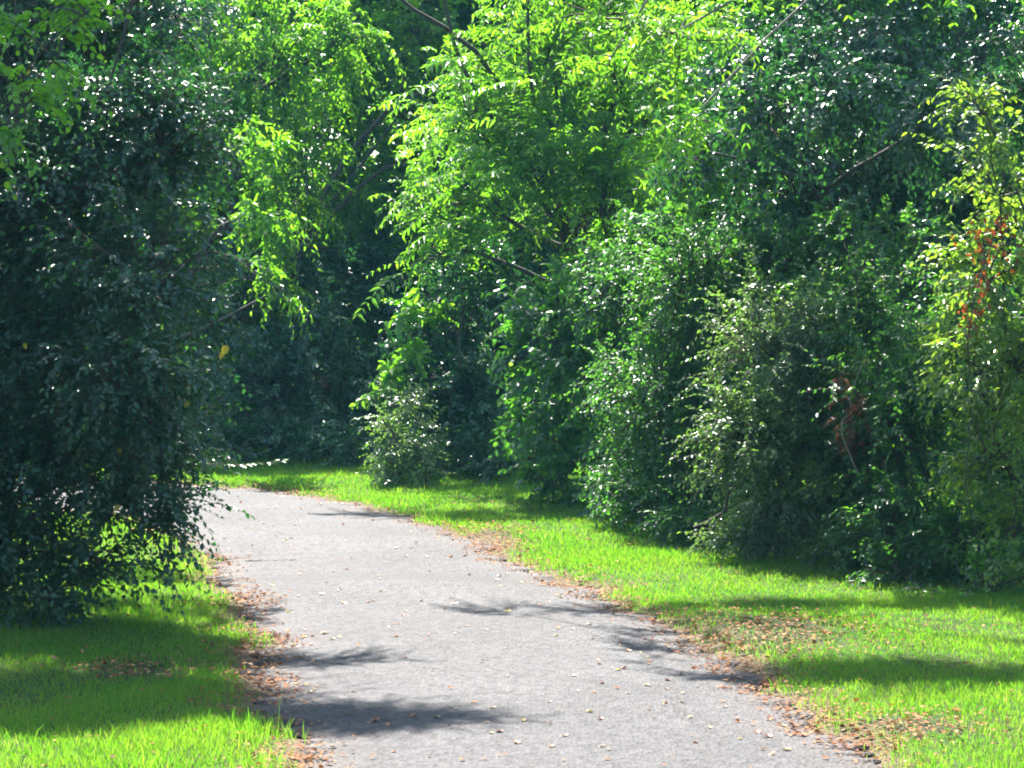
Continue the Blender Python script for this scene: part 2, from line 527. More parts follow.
def poly_inside(px, py, poly):
    c = np.zeros(px.shape, bool)
    x0, y0 = poly[:, 0], poly[:, 1]; x1, y1 = np.roll(x0, -1), np.roll(y0, -1)
    for a, b, cx, d in zip(x0, y0, x1, y1):
        if b == d: continue
        m = ((b > py) != (d > py)) & (px < (cx - a) * (py - b) / (d - b) + a)
        c ^= m
    return c


LANE_POLY = np.concatenate([LL[::2], RL[::-2]])
EDGE = np.concatenate([LL[::2], RL[::2]])


def edge_dist(x, y):
    """signed distance to the lane's edge, positive on the verge"""
    x = np.asarray(x, float); y = np.asarray(y, float)
    sh = x.shape; x = x.ravel(); y = y.ravel()
    d = np.full(x.shape, 1e9)
    sel = EDGE[(EDGE[:, 1] > 3) & (EDGE[:, 0] > -14)]
    for i in range(0, len(x), 20000):
        dx = x[i:i + 20000, None] - sel[None, :, 0]; dy = y[i:i + 20000, None] - sel[None, :, 1]
        d[i:i + 20000] = np.sqrt((dx * dx + dy * dy).min(1))
    ins = poly_inside(x, y, LANE_POLY)
    return np.where(ins, -d, d).reshape(sh)


def gz(x, y):
    """height of the turf"""
    return (.020 * np.sin(x * 1.3 + y * .7) + .018 * np.sin(y * 1.9 - x * .6) + .012 * np.sin(x * 4.1) * np.sin(y * 3.3))


def axis(lo, hi, step, far):
    a = list(np.arange(lo, hi + 1e-6, step))
    g, s = [], step
    p = hi
    while p < far: s *= 1.35; p += s; g.append(p)
    l, s = [], step
    p = lo
    while p > -far: s *= 1.35; p -= s; l.append(p)
    return np.array(l[::-1] + a + g)


gx = axis(-7, 7, .11, 400); gy = axis(9, 36, .11, 400)
GX, GY = np.meshgrid(gx, gy)
ED = edge_dist(GX, GY)
vz = .012 + gz(GX, GY)
blend = np.clip(ED / .35, 0, 1)
GZ = np.where(ED < -.12, -.05, np.where(ED < 0, -.012, -.002 * (1 - blend) + .035 * blend + gz(GX, GY) * blend))
gi = np.arange(GX.size).reshape(GX.shape)
gq = np.stack([gi[:-1, :-1], gi[:-1, 1:], gi[1:, 1:], gi[1:, :-1]], -1).reshape(-1, 4)
ground = mesh_np('ground', [(np.stack([GX, GY, GZ], -1).reshape(-1, 3), gq, 0)], [M['soil']], None, True)
bare = np.clip(1 - ED / .40, 0, 1)
ab = ground.data.attributes.new('bare', 'FLOAT', 'POINT'); ab.data.foreach_set('value', bare.ravel().astype(np.float32))
tag(ground, 'earth and thin turf under the verges and the woods', kind='structure')


def turf_z(x, y, ed):
    b = np.clip(ed / .35, 0, 1)
    return np.where(ed < -.03, .02, -.002 * (1 - b) + .035 * b + gz(x, y) * b)


# bare, leaf strewn patches of the verge: centre pixel, radius in metres across / along
PATCH = [((770, 640), .55, .9), ((905, 735), .40, .35), ((258, 600), .20, 1.3), ((255, 660), .18, .5), ((490, 545), .30, 1.5), ((270, 690), .25, .5),
         ((740, 672), .3, .5), ((290, 758), .22, .2), ((130, 680), .35, .3), ((560, 590), .25, .6)]
PW = [(ground_at(*p), a, b) for p, a, b in PATCH]


def patchness(x, y):
    o = np.zeros(np.shape(x))
    for (cx, cy), a, b in PW:
        o = np.maximum(o, np.exp(-(((x - cx) / a) ** 2 + ((y - cy) / b) ** 2) * 1.2))
    return o


def grass(name, label, xlo, xhi, ylo, yhi, seed, side):
    r = np.random.default_rng(seed)
    n = 2100000
    u = r.random(n)
    # more blades near the camera, where they show as blades
    y = ylo * (yhi / ylo) ** u
    x = r.uniform(xlo, xhi, n)
    keep = np.abs(x) < y * .183 + 3.6
    x, y = x[keep], y[keep]
    ed = edge_dist(x, y)
    mid = np.interp(y, (LL[:, 1] + RL[:, 1]) / 2, (LL[:, 0] + RL[:, 0]) / 2) if False else 0
    pt = patchness(x, y)
    thin = .5 + .5 * np.sin(x * 2.3 + 1.3 * np.sin(y * 1.1)) * np.sin(y * 1.7 + 1.1 * np.sin(x * 1.9))
    pr = np.clip((ed - .02) / .20, 0, 1) * (1 - np.clip(1.25 * pt, 0, .96)) * (.62 + .38 * thin)
    keep = (r.random(len(x)) < pr) & (ed > -.02)
    x, y, ed, thin, pt = x[keep], y[keep], ed[keep], thin[keep], pt[keep]
    n = len(x)
    z = turf_z(x, y, ed) - .004
    tall = .021 + .016 * thin + .030 * np.exp(-((ed - .12) / .12) ** 2) * (r.random(n) < .35)
    h = tall * r.uniform(.55, 1.45, n) * (1 + .9 * (r.random(n) < .04))
    if side == 'left':
        h *= 1.0
    h *= np.where(x < 0, 1.0 + .6 * np.clip((14.5 - y) / .8, 0, 1), 1.0)
    w = r.uniform(.0013, .0027, n) * np.clip(y / 15, 1, 1.9)
    a = r.uniform(0, 2 * math.pi, n); lean = r.uniform(.1, .75, n) * h
    dx, dy = np.cos(a), np.sin(a)
    b2 = r.uniform(0, 2 * math.pi, n); sx, sy = np.cos(b2), np.sin(b2)
    P = np.stack([x, y, z], 1); S = np.stack([sx, sy, 0 * sx], 1) * w[:, None]; Ld = np.stack([dx, dy, 0 * dx], 1) * lean[:, None]
    up = np.array((0, 0, 1.0))
    V = np.stack([P - S, P + S, P + Ld * .35 + up * (h * .62)[:, None] + S * .8, P + Ld * .35 + up * (h * .62)[:, None] - S * .8,
                  P + Ld + up * h[:, None]], 1).reshape(-1, 3)
    b = np.arange(n)[:, None] * 5
    # quad and tip share the blade's island
    o = mesh_np(name, [(V, b + np.array((0, 1, 2, 3)), 0), (np.zeros((0, 3)), np.zeros((0, 4), int), 0)], [M['grass']]) if False else None
    me_loops = np.concatenate([b + np.array((0, 1, 2, 3)), b + np.array((3, 2, 4, 4))])
    loops, starts = [], []
    Q = (b + np.array((0, 1, 2, 3))); T3 = (b + np.array((3, 2, 4)))
    me = bpy.data.meshes.new(name)
    me.vertices.add(len(V)); me.vertices.foreach_set('co', V.astype(np.float32).ravel())
    L = np.concatenate([Q.ravel(), T3.ravel()]).astype(np.int32)
    me.loops.add(len(L)); me.loops.foreach_set('vertex_index', L)
    me.polygons.add(2 * n)
    me.polygons.foreach_set('loop_start', np.concatenate([np.arange(n) * 4, 4 * n + np.arange(n) * 3]).astype(np.int32))
    me.materials.append(M['grass']); me.update(calc_edges=True)
    o = bpy.data.objects.new(name, me); COL.objects.link(o)
    tag(o, label, 'grass', None, 'stuff')
    return o


def side_of(x, y):
    return x


grass('grass', 'bright sunlit grass on the outer verge below the hedge of shrubs', -9.0, 9.0, 11.0, 37, 11, 'right')


def litter():
    r = np.random.default_rng(21)
    n = 130000
    x = r.uniform(-5, 5, n); y = 12.5 * (33 / 12.5) ** r.random(n)
    ed = edge_dist(x, y); pt = patchness(x, y)
    pr = .95 * np.exp(-((ed - .04) / .17) ** 2) * (.25 + .75 * (np.sin(y * 2.9 + x) * np.sin(y * 1.3) > -.1)) + 1.2 * pt * (ed > -.25) + .020 * (ed > 0) + .008 * (ed <= 0)
    k = r.random(n) < pr * .8
    x, y, ed = x[k], y[k], ed[k]; n = len(x)
    z = np.where(ed < 0, .05, turf_z(x, y, ed) + .02 + r.uniform(0, .02, n))
    z = np.where(ed < 0, lane_z(x, y) + .008, z)
    a = r.uniform(0, 2 * math.pi, n)
    d = np.stack([np.cos(a), np.sin(a), r.normal(0, .16, n)], 1)
    nr = np.array((0, 0, 1.0)) + r.normal(0, .26, (n, 3))
    L = r.uniform(.014, .040, n)
    V, Q = leaf_faces(np.stack([x, y, z], 1), d, nr, L, L * r.uniform(.45, .8, n), 'broad', .22, -.10)
    o = mesh_np('leaf_litter', [(V, Q, 0)], [M['litter']])
    tag(o, 'brown and orange dead leaves drifted along both edges of the lane', 'leaf litter', None, 'stuff')


from mathutils.bvhtree import BVHTree
_bv = BVHTree.FromPolygons([tuple(v) for v in PV3.reshape(-1, 3)], [tuple(f) for f in q])


def lane_z(x, y):
    o = np.zeros(len(x))
    for i, (a, b) in enumerate(zip(x, y)):
        h = _bv.ray_cast(Vector((a, b, 2)), Vector((0, 0, -1)))
        o[i] = h[0].z if h[0] is not None else .02
    return o


litter()


# single fallen leaves lying on the open asphalt
def fallen_leaves():
    r = np.random.default_rng(77)
    kinds = []
    cols = {'pale tan': ((.34, .25, .16), (.28, .20, .13)), 'orange': ((.42, .16, .045), (.36, .13, .04)),
            'reddish brown': ((.24, .085, .05), (.20, .07, .04)), 'yellow': ((.38, .28, .06), (.34, .25, .06))}
    protos = []
    for nm, (a, b) in cols.items():
        m = leaf_mat('fallen_leaf_' + nm.replace(' ', '_'), [a, b], (1, 1, .9), rough=.55, tmix=.15, spec=.3, clump=.05)
        for sh in range(2):
            # a curled leaf blade with a stalk, 5 x 4 cells so that it curls
            U, W = np.meshgrid(np.linspace(0, 1, 7), np.linspace(-1, 1, 5), indexing='ij')
            wd = np.sin(np.pi * np.clip(U, .02, .98)) ** (.65 if sh else .9) * (.40 if sh else .28) * (1 + .12 * np.cos(U * 19))
            X = U - .5; Y = W * wd
            Z = .22 * np.abs(W) ** 1.6 * wd * 2 + .25 * (U - .5) ** 2 + .05 * np.sin(U * 9 + W * 2)
            i = np.arange(35).reshape(7, 5)
            qq = np.stack([i[:-1, :-1], i[:-1, 1:], i[1:, 1:], i[1:, :-1]], -1).reshape(-1, 4)
            st = bent((-.5, 0, .07), (-.85, .08, .02), r, 4, .05)
            tv, tf = tube(st, [.016, .013, .012, .014], 5)
            v = np.stack([X, Y, Z], -1).reshape(-1, 3)
            o = mesh_np('fallen_leaf', [(v, qq, 0), (tv, tf, 0)], [m], None, True)
            protos.append((nm, o))
    spots = []
    tries = 0
    while len(spots) < 210 and tries < 20000:
        tries += 1
        y = 13.3 * (29 / 13.3) ** r.random(); x = r.uniform(-4, 2)
        if abs(x) > y * .183: continue
        e = float(edge_dist(np.array([x]), np.array([y]))[0])
        if e > -.06: continue
        if r.random() > (.35 + .65 * math.exp(-(-e - .06) / .35)): continue
        spots.append((x, y, e))
    used = set()
    for x, y, e in spots:
        k = int(r.choice(len(protos), p=np.array([.22, .16, .14, .10, .12, .10, .09, .07])))
        nm, p = protos[k]
        if k in used:
            o = p.copy(); COL.objects.link(o)
        else:
            o = p; used.add(k)
        s = r.uniform(.028, .054)
        o.scale = (s, s, s)
        o.rotation_euler = (r.normal(0, .18), r.normal(0, .18), r.uniform(0, 6.28))
        o.location = (x, y, float(lane_z([x], [y])[0]) + .004)
        rx = np.interp(y, RL[60:520, 1], RL[60:520, 0])
        far = 'before the bend' if y > 22 else ('short of the seam' if y < 20 else 'around the dark seam')
        edge = ', near the grass' if e > -.35 else ''
        tag(o, f'{nm} dead leaf on asphalt {far}{edge}', 'fallen leaf', 'fallen leaves scattered over the asphalt')
    for k, (nm, p) in enumerate(protos):
        if k not in used:
            bpy.data.objects.remove(p)


fallen_leaves()

# ------------------------------------------------------------------ the plants
# big dark shrub arching over the inner verge
def ball(x, y, z, rx, ry, rz, d=1.0):
    return (np.array((x, y, z)), (rx, ry, rz), d)


A = [lob(60, 40, 20.3, 130, 85, .8), lob(160, 140, 19.0, 80, 80, .6, 1.2), lob(40, 200, 18.9, 130, 100, .8), lob(150, 270, 18.1, 88, 80, .6), lob(90, 110, 19.2, 90, 60, .6),
     lob(60, 340, 18.6, 120, 90, .9), lob(125, 385, 17.9, 88, 75, .6), lob(30, 450, 18.5, 110, 75, .8, .9), lob(95, 480, 18.4, 95, 55, .7, .7),
     lob(150, 520, 18.2, 62, 44, .5, .5), lob(20, 555, 18.3, 90, 50, .7, .9), lob(100, 560, 18.1, 75, 42, .5, .5), lob(165, 460, 18.4, 48, 50, .5, .6), lob(50, 590, 18.0, 80, 36, .5, .6),
     lob(-60, 200, 19.4, 110, 200, 1.2), lob(150, 10, 20.3, 80, 60, .6), lob(-80, 480, 18.3, 100, 130, 1.2), lob(-170, 300, 18.4, 120, 200, 1.2),
     ball(-3.9, 19.5, 6.4, 1.0, .6, .6), ball(-2.6, 19.5, 6.7, .75, .45, .4, 1.3), ball(-1.6, 19.62, 6.88, .64, .34, .30, 2.4), ball(-2.7, 20.1, 7.1, .8, .35, .3), ball(-1.95, 20.8, 5.6, .48, .18, .17, 2.0), ball(-4.4, 21.2, 5.4, 1, .7, .8), ball(-3.4, 20.35, 7.5, 1.2, .6, .4, 3), ball(-3.9, 19.6, 7.1, 1.2, .6, .4, 3), ball(-2.5, 20.15, 7.5, .8, .45, .3, 2.6), ball(-3.3, 21.0, 7.4, 1.1, .5, .35, 2.4), ball(-3.0, 21.3, 7.9, .7, .4, .3, 1.6), ball(-4.3, 21.5, 6.3, .85, .5, .4, 2.4)]
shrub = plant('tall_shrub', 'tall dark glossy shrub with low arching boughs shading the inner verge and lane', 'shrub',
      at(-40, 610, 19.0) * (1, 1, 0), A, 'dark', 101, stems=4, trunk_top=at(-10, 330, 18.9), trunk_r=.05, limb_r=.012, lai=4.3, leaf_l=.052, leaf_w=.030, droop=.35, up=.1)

# a few leaves of it have already turned yellow
ry = np.random.default_rng(610)
for px_, py_, L_ in ((227, 345, .075), (222, 352, .05), (190, 402, .05), (120, 505, .055), (122, 448, .05), (24, 343, .045), (30, 70, .05)):
    p_ = at(px_, py_, 17.75) - np.array(shrub.location)
    V_, Q_ = leaf_faces(p_[None], np.array([[ry.uniform(-1, 1), -.3, -.8]]), np.array([[.2, -.9, .5]]), np.array([L_]), np.array([L_ * .62]), 'broad')
    lf = mesh_np('leaf', [(V_, Q_, 0)], [M['yellow']], shrub, True); lf['label'] = 'yellow autumn leaf'

# a taller neighbour, added out of the picture to shade the verge
plant('shade_tree', 'unseen tall tree behind the dark glossy shrub, added to shade the verge', 'tree', (-5.6, 22.8, 0),
      [ball(-4.2, 22.9, 7.2, .9, .6, .5), ball(-3.3, 23.4, 7.0, .7, .5, .3, .8), ball(-4.4, 24.3, 7.3, 1.0, .8, .6), ball(-3.1, 24.6, 7.4, .6, .5, .3, .7), ball(-5.4, 23.2, 7.8, 1.1, 1.2, .9), ball(-2.45, 23.1, 5.3, .55, .2, .2, 1.1),
       ball(-3.2, 23.4, 5.8, .6, .3, .3), ball(-5.6, 21.2, 6.2, 1.0, 1.0, 1.0), ball(-6.2, 22.3, 5.0, 1.0, 1.0, 1.2), ball(-3.7, 25.6, 6.6, .7, .5, .4)],
      'dark', 120, trunk_top=(-5.3, 22.4, 6.6), trunk_r=.13, limb_r=.04, lai=3.4, leaf_l=.09, leaf_w=.05, droop=.4)

# young maple with yellow-green leaves pushing through the dark shrub
B = [lob(55, 50, 17.2, 75, 50, .35, .45), lob(20, 110, 17.2, 45, 50, .3, .40), lob(90, 10, 17.3, 60, 35, .35, .4)]
plant('maple_sapling', 'thin sapling with yellow-green leaves poking out high before the dark shrub', 'sapling', at(-70, 640, 17.5) * (1, 1, 0), B, 'bright', 102,
      trunk_top=at(-30, 170, 17.3), trunk_r=.025, limb_r=.010, lai=1.6, leaf_l=.066, leaf_w=.046, shape='broad', droop=.5)

# tree with hanging, backlit leaves beyond the shrub
Ct = [lob(270, 60, 34.6, 75, 90, .8), lob(215, 150, 34.6, 70, 90, .8), lob(285, 190, 34.2, 45, 75, .6, .9), lob(265, 275, 34.0, 42, 50, .45, .75), lob(190, 30, 35, 100, 80, .9),
      lob(335, 40, 34.6, 50, 60, .6, .8), lob(150, 250, 35.2, 80, 120, .8), lob(215, 330, 34.8, 40, 60, .5, .6), lob(330, 120, 34.8, 40, 50, .5, .6), lob(262, 215, 31.2, 40, 45, .4, .9), lob(278, 290, 31.2, 26, 36, .3, .9), lob(245, 150, 31.6, 45, 40, .4, .8)]
plant('willowy_tree', 'slender tree with hanging yellow-green leaves lit from behind, beside the bend', 'tree', at(60, 505, 35.5) * (1, 1, 0), Ct, 'bright', 103,
      trunk_top=at(150, 150, 35), trunk_r=.09, limb_r=.035, lai=3.0, leaf_l=.11, leaf_w=.042, shape='lance', droop=.9)

# sumac-like tree with layered feathery fronds, brightest of all
I = [lob(470, 120, 31.5, 75, 55, .9), lob(545, 60, 31.8, 95, 75, 1.0), lob(440, 205, 31.0, 50, 45, .6, .9), lob(530, 170, 31.3, 90, 70, .9), lob(600, 210, 31.2, 75, 60, .9),
     lob(640, 120, 31.6, 80, 80, .9), lob(460, 250, 31.0, 50, 30, .5, .8), lob(600, 0, 32, 110, 70, 1.0), ball(-2.1, 30.9, 6.4, .65, .22, .18, 1.8), ball(-.9, 30.6, 6.2, .7, .35, .3, 1.8), ball(.2, 30.2, 6.0, .8, .45, .4, 2), ball(1.2, 30.2, 6.2, .8, .6, .4, 1.5)]
sumac = plant('sumac_tree', 'bright yellow-green tree with layered feathery fronds reaching over the bend', 'tree', at(590, 470, 32.5) * (1, 1, 0), I, 'bright', 104,
      trunk_top=at(570, 250, 32), trunk_r=.08, limb_r=.035, lai=3.2, leaf_l=.095, leaf_w=.030, n=16, ns=5, Ls=.46, compound=True, shape='lance', droop=.45, up=.5)

# its longest fronds, arching out over the bend
rf = np.random.default_rng(611)
for px_, py_, dx_, dz_ in ((470, 62, -.95, .25), (462, 84, -.9, .1), (468, 108, -.95, -.05), (450, 128, -.9, .1), (478, 145, -.85, -.15), (470, 172, -.95, .05), (455, 196, -.9, -.1), (468, 222, -.9, 0),
                           (448, 236, -.85, -.1), (520, 34, -.9, .2), (540, 80, -.8, .0), (430, 262, -.8, -.2), (500, 118, -.8, -.1), (515, 165, -.8, -.1)):
    p_ = at(px_, py_, 30.35 + rf.normal(0, .12)) - np.array(sumac.location)
    ch_ = sprays(p_[None], np.array([[dx_, -.35 + rf.normal(0, .15), dz_ + rf.normal(0, .05)]]), rf, 30, .78, .16, .042, .42, 'lance', compound=True)
    mesh_np('frond', ch_, [M['bright'], M['twig']], sumac, True)

# lane-side shrubs of the outer verge, far to near
plant('leafy_shrub', 'shrub with big light-edged leaves where the hedge steps back at the bend', 'shrub', at(570, 498, 27.8) * (1, 1, 0),
      [lob(545, 330, 27.3, 55, 55, .6), lob(580, 380, 27.3, 75, 70, .8), lob(545, 440, 27.0, 55, 50, .6, .8), lob(620, 320, 27.5, 60, 70, .7), lob(610, 450, 26.8, 70, 55, .7), lob(520, 400, 27.3, 35, 40, .4, .7), lob(560, 485, 26.6, 50, 25, .4), lob(610, 490, 25.8, 50, 28, .4)],
      'mid', 105, stems=3, trunk_r=.03, limb_r=.015, lai=3.4, leaf_l=.095, leaf_w=.052, shape='broad', droop=.45)
plant('dense_shrub', 'dense small-leaved shrub with a rounded top midway along the hedge', 'shrub', at(690, 528, 24.9) * (1, 1, 0),
      [lob(690, 290, 24.8, 65, 70, .7), lob(660, 390, 24.6, 60, 80, .7), lob(720, 410, 24.3, 60, 90, .7), lob(690, 490, 24.1, 65, 45, .6), lob(640, 480, 24.8, 45, 45, .5), lob(700, 520, 23.4, 55, 28, .4), lob(640, 508, 24.3, 45, 22, .35)],
      'mid', 106, stems=3, trunk_r=.03, limb_r=.015, lai=3.8, leaf_l=.052, leaf_w=.028, droop=.3)
plant('olive_shrub', 'grey-green shrub with pale leaf tips and a tangled face, next to the dead brown spray', 'shrub', at(790, 555, 22.6) * (1, 1, 0),
      [lob(770, 350, 22.6, 70, 65, .7), lob(745, 440, 22.2, 60, 70, .6), lob(820, 330, 22.8, 60, 50, .6, .8), lob(770, 510, 21.9, 60, 45, .5), lob(830, 500, 22.2, 60, 55, .6), lob(815, 420, 22.6, 50, 70, .6, .9), lob(750, 540, 21.9, 45, 24, .35), lob(820, 550, 21.4, 55, 26, .35)],
      'silver', 107, stems=4, trunk_r=.03, limb_r=.014, lai=3.8, leaf_l=.050, leaf_w=.024, droop=.35)
plant('shady_shrub', 'dark shrub in deep shade at the foot of the hedge beside the creeper shrub', 'shrub', at(915, 580, 21.2) * (1, 1, 0),
      [lob(900, 430, 21.6, 60, 90, .6), lob(890, 530, 21.0, 60, 55, .5), lob(960, 540, 20.6, 60, 50, .5), lob(860, 450, 22, 45, 70, .5), lob(900, 572, 20.4, 60, 26, .35), lob(980, 585, 19.8, 60, 26, .35), lob(860, 330, 22.5, 60, 60, .6), lob(930, 380, 21.8, 50, 60, .5)],
      'mid', 108, stems=3, trunk_r=.03, limb_r=.014, lai=3.6, leaf_l=.055, leaf_w=.028, droop=.35)
plant('vine_thicket', 'tall tangle of vine-hung growth rising behind the rounded hedge shrubs up to the oak', 'thicket', at(800, 530, 24.6) * (1, 1, 0),
      [lob(720, 320, 25, 60, 60, .6), lob(780, 270, 24.8, 60, 60, .6, .8), lob(850, 250, 24.4, 70, 60, .6, .8), lob(920, 300, 23.8, 60, 70, .6), lob(960, 400, 22.8, 60, 70, .6), lob(870, 380, 23.6, 70, 70, .6), lob(790, 400, 24, 70, 70, .6),
       lob(700, 440, 24.8, 60, 70, .6), lob(640, 420, 25.6, 55, 70, .6), lob(600, 300, 26.8, 60, 60, .6), lob(660, 240, 26.2, 60, 50, .6, .8), lob(980, 300, 22.5, 50, 80, .6), lob(1030, 470, 21.6, 70, 110, .7), lob(1000, 550, 20.8, 70, 50, .5)],
      'mid', 121, stems=4, trunk_r=.035, limb_r=.016, lai=3.6, leaf_l=.062, leaf_w=.034, droop=.6)
# the hedge goes on past the edge of the picture
for x_, y_, sd_ in ((5.0, 18.2, 131), (6.4, 16.4, 132), (7.6, 14.4, 133)):
    plant('hedge_shrub', 'green hedge shrub past the creeper shrub, beside the viewer', 'shrub', (x_, y_, 0),
          [ball(x_, y_, 1.1, 1.1, .9, 1.1), ball(x_ + .3, y_ + .5, 2.5, 1.0, .9, .9), ball(x_ - .5, y_ - .2, .6, .8, .7, .6)], 'mid', sd_, 'hedge shrubs past the edge of the picture',
          stems=3, trunk_r=.03, limb_r=.014, lai=3.2, leaf_l=.07, leaf_w=.038, droop=.4)
Nn = [lob(985, 110, 20.3, 40, 50, .35, .55), lob(1000, 190, 20.3, 45, 45, .4, .7), lob(985, 270, 20.2, 55, 60, .45, .75), lob(1010, 360, 20.0, 60, 70, .5, .9), lob(960, 350, 20.4, 35, 55, .35, .7),
      lob(990, 450, 20.0, 50, 60, .45, .8), lob(1010, 530, 19.8, 45, 50, .4, .7), lob(1080, 300, 20.3, 60, 180, .6)]
plant('creeper_shrub', 'light silvery shrub hung with a red creeper at the near end of the hedge', 'shrub', at(1060, 590, 20.4) * (1, 1, 0), Nn, 'lit', 109,
      stems=3, trunk_top=at(1030, 350, 20.4), trunk_r=.035, limb_r=.016, lai=3.4, leaf_l=.062, leaf_w=.031, droop=.35)

# tall trees behind the hedge
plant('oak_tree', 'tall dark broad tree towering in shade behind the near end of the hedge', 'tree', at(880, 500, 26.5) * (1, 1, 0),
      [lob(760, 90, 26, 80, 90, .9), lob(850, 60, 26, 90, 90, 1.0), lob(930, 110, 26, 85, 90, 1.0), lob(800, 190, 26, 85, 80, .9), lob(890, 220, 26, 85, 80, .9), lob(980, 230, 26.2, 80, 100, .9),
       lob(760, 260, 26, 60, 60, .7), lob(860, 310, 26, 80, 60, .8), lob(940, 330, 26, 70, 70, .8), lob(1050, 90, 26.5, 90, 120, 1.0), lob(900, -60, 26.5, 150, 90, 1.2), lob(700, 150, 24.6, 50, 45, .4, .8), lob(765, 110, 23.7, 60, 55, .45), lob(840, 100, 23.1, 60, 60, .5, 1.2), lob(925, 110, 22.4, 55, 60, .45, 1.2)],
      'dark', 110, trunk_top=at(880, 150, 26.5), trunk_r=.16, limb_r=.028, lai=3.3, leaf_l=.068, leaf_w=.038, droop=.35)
plant('ash_tree', 'slim fresh-green tree rising between the feathery tree and the dark oak', 'tree', at(720, 490, 28.5) * (1, 1, 0),
      [lob(700, 60, 28.3, 70, 80, .8), lob(690, 170, 28.2, 70, 75, .8), lob(740, 140, 28.5, 60, 90, .8), lob(690, 250, 28, 60, 50, .6), lob(650, 270, 28.2, 60, 50, .6)],
      'bright', 111, trunk_top=at(715, 190, 28.5), trunk_r=.10, limb_r=.035, lai=3.2, leaf_l=.066, leaf_w=.034, droop=.5)

# walnut whose boughs hang over the lane from above
W = [lob(600, 10, 21, 60, 40, .35, .7), lob(680, 30, 21, 55, 55, .4, .8), lob(700, 110, 21.2, 30, 50, .3, .5), lob(560, -60, 20.5, 60, 40, .4, .8), lob(610, 60, 21.1, 25, 45, .25, .45),
     lob(590, -76, 19.4, 50, 12, .20, 3.0), lob(650, -84, 19.4, 60, 22, .34, 4.4), lob(720, -112, 19.4, 80, 30, .55, 6), lob(800, -114, 19.3, 90, 30, .6, 6), lob(920, -116, 19.3, 90, 30, .6, 6), lob(1040, -116, 19.4, 90, 30, .5, 4),
     lob(420, -145, 23.0, 70, 14, .20, 1.8), lob(510, -155, 23.2, 80, 20, .25, 2.4), lob(610, -165, 23.4, 80, 24, .35, 3.4), lob(700, -170, 23.5, 80, 26, .4, 3.6), lob(800, -170, 23.9, 80, 26, .5, 4), lob(900, -170, 24, 80, 26, .5, 4), lob(1000, -170, 24, 80, 26, .5, 4)]
plant('walnut_tree', 'walnut with long drooping bright leaf fronds hanging into view from above the lane', 'tree', at(1230, 560, 21.5) * (1, 1, 0), W, 'bright', 112,
      trunk_top=at(1180, -330, 21.2), trunk_r=.12, limb_r=.022, high_limbs=True, bark='palebark', lai=2.6, leaf_l=.076, leaf_w=.025, n=16, ns=5, Ls=.36, compound=True, shape='lance', droop=.9, up=-.2)

# the dim understorey beyond the bend
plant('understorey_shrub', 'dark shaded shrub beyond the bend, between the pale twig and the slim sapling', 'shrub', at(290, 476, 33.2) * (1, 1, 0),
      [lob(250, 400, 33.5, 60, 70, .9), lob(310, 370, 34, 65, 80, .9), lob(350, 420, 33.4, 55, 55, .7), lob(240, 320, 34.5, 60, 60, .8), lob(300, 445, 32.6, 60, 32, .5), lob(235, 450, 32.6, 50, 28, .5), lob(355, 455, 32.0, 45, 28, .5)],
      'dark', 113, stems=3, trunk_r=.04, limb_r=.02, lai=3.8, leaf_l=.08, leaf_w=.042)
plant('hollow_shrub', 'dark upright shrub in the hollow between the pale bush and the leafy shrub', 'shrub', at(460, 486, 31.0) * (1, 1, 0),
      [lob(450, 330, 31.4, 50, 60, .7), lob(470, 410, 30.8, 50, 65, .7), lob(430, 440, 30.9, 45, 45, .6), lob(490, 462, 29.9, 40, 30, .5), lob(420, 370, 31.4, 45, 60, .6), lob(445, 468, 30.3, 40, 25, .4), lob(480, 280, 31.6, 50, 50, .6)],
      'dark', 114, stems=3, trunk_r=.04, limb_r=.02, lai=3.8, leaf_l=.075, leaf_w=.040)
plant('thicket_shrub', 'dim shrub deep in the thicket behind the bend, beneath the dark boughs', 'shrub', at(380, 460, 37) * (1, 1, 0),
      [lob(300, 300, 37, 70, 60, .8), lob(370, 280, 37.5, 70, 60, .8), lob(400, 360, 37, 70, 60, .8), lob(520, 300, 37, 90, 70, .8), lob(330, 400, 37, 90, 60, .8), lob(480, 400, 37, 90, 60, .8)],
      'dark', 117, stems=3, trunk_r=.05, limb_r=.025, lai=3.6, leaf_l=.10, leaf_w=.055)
plant('slim_sapling', 'slim sapling with a few large bright leaves above the pale bush', 'sapling', at(398, 484, 30.9) * (1, 1, 0),
      [lob(400, 345, 30.8, 28, 30, .3, .6), lob(385, 385, 30.8, 22, 25, .25, .5), lob(415, 320, 30.9, 22, 20, .25, .5)],
      'bright', 115, trunk_r=.02, limb_r=.01, lai=2.4, leaf_l=.12, leaf_w=.06, shape='broad', droop=.5)
plant('pale_bush', 'small pale green bush at the grass edge by the bend', 'bush', at(398, 487, 29.3) * (1, 1, 0),
      [lob(398, 440, 29.3, 28, 30, .3), lob(410, 468, 29.1, 32, 18, .3), lob(390, 462, 29.2, 24, 20, .3), lob(405, 412, 29.8, 30, 30, .35, .8), lob(425, 445, 29.9, 28, 36, .3, .8)],
      'silver', 116, stems=3, trunk_r=.012, limb_r=.008, lai=3.2, leaf_l=.055, leaf_w=.026)

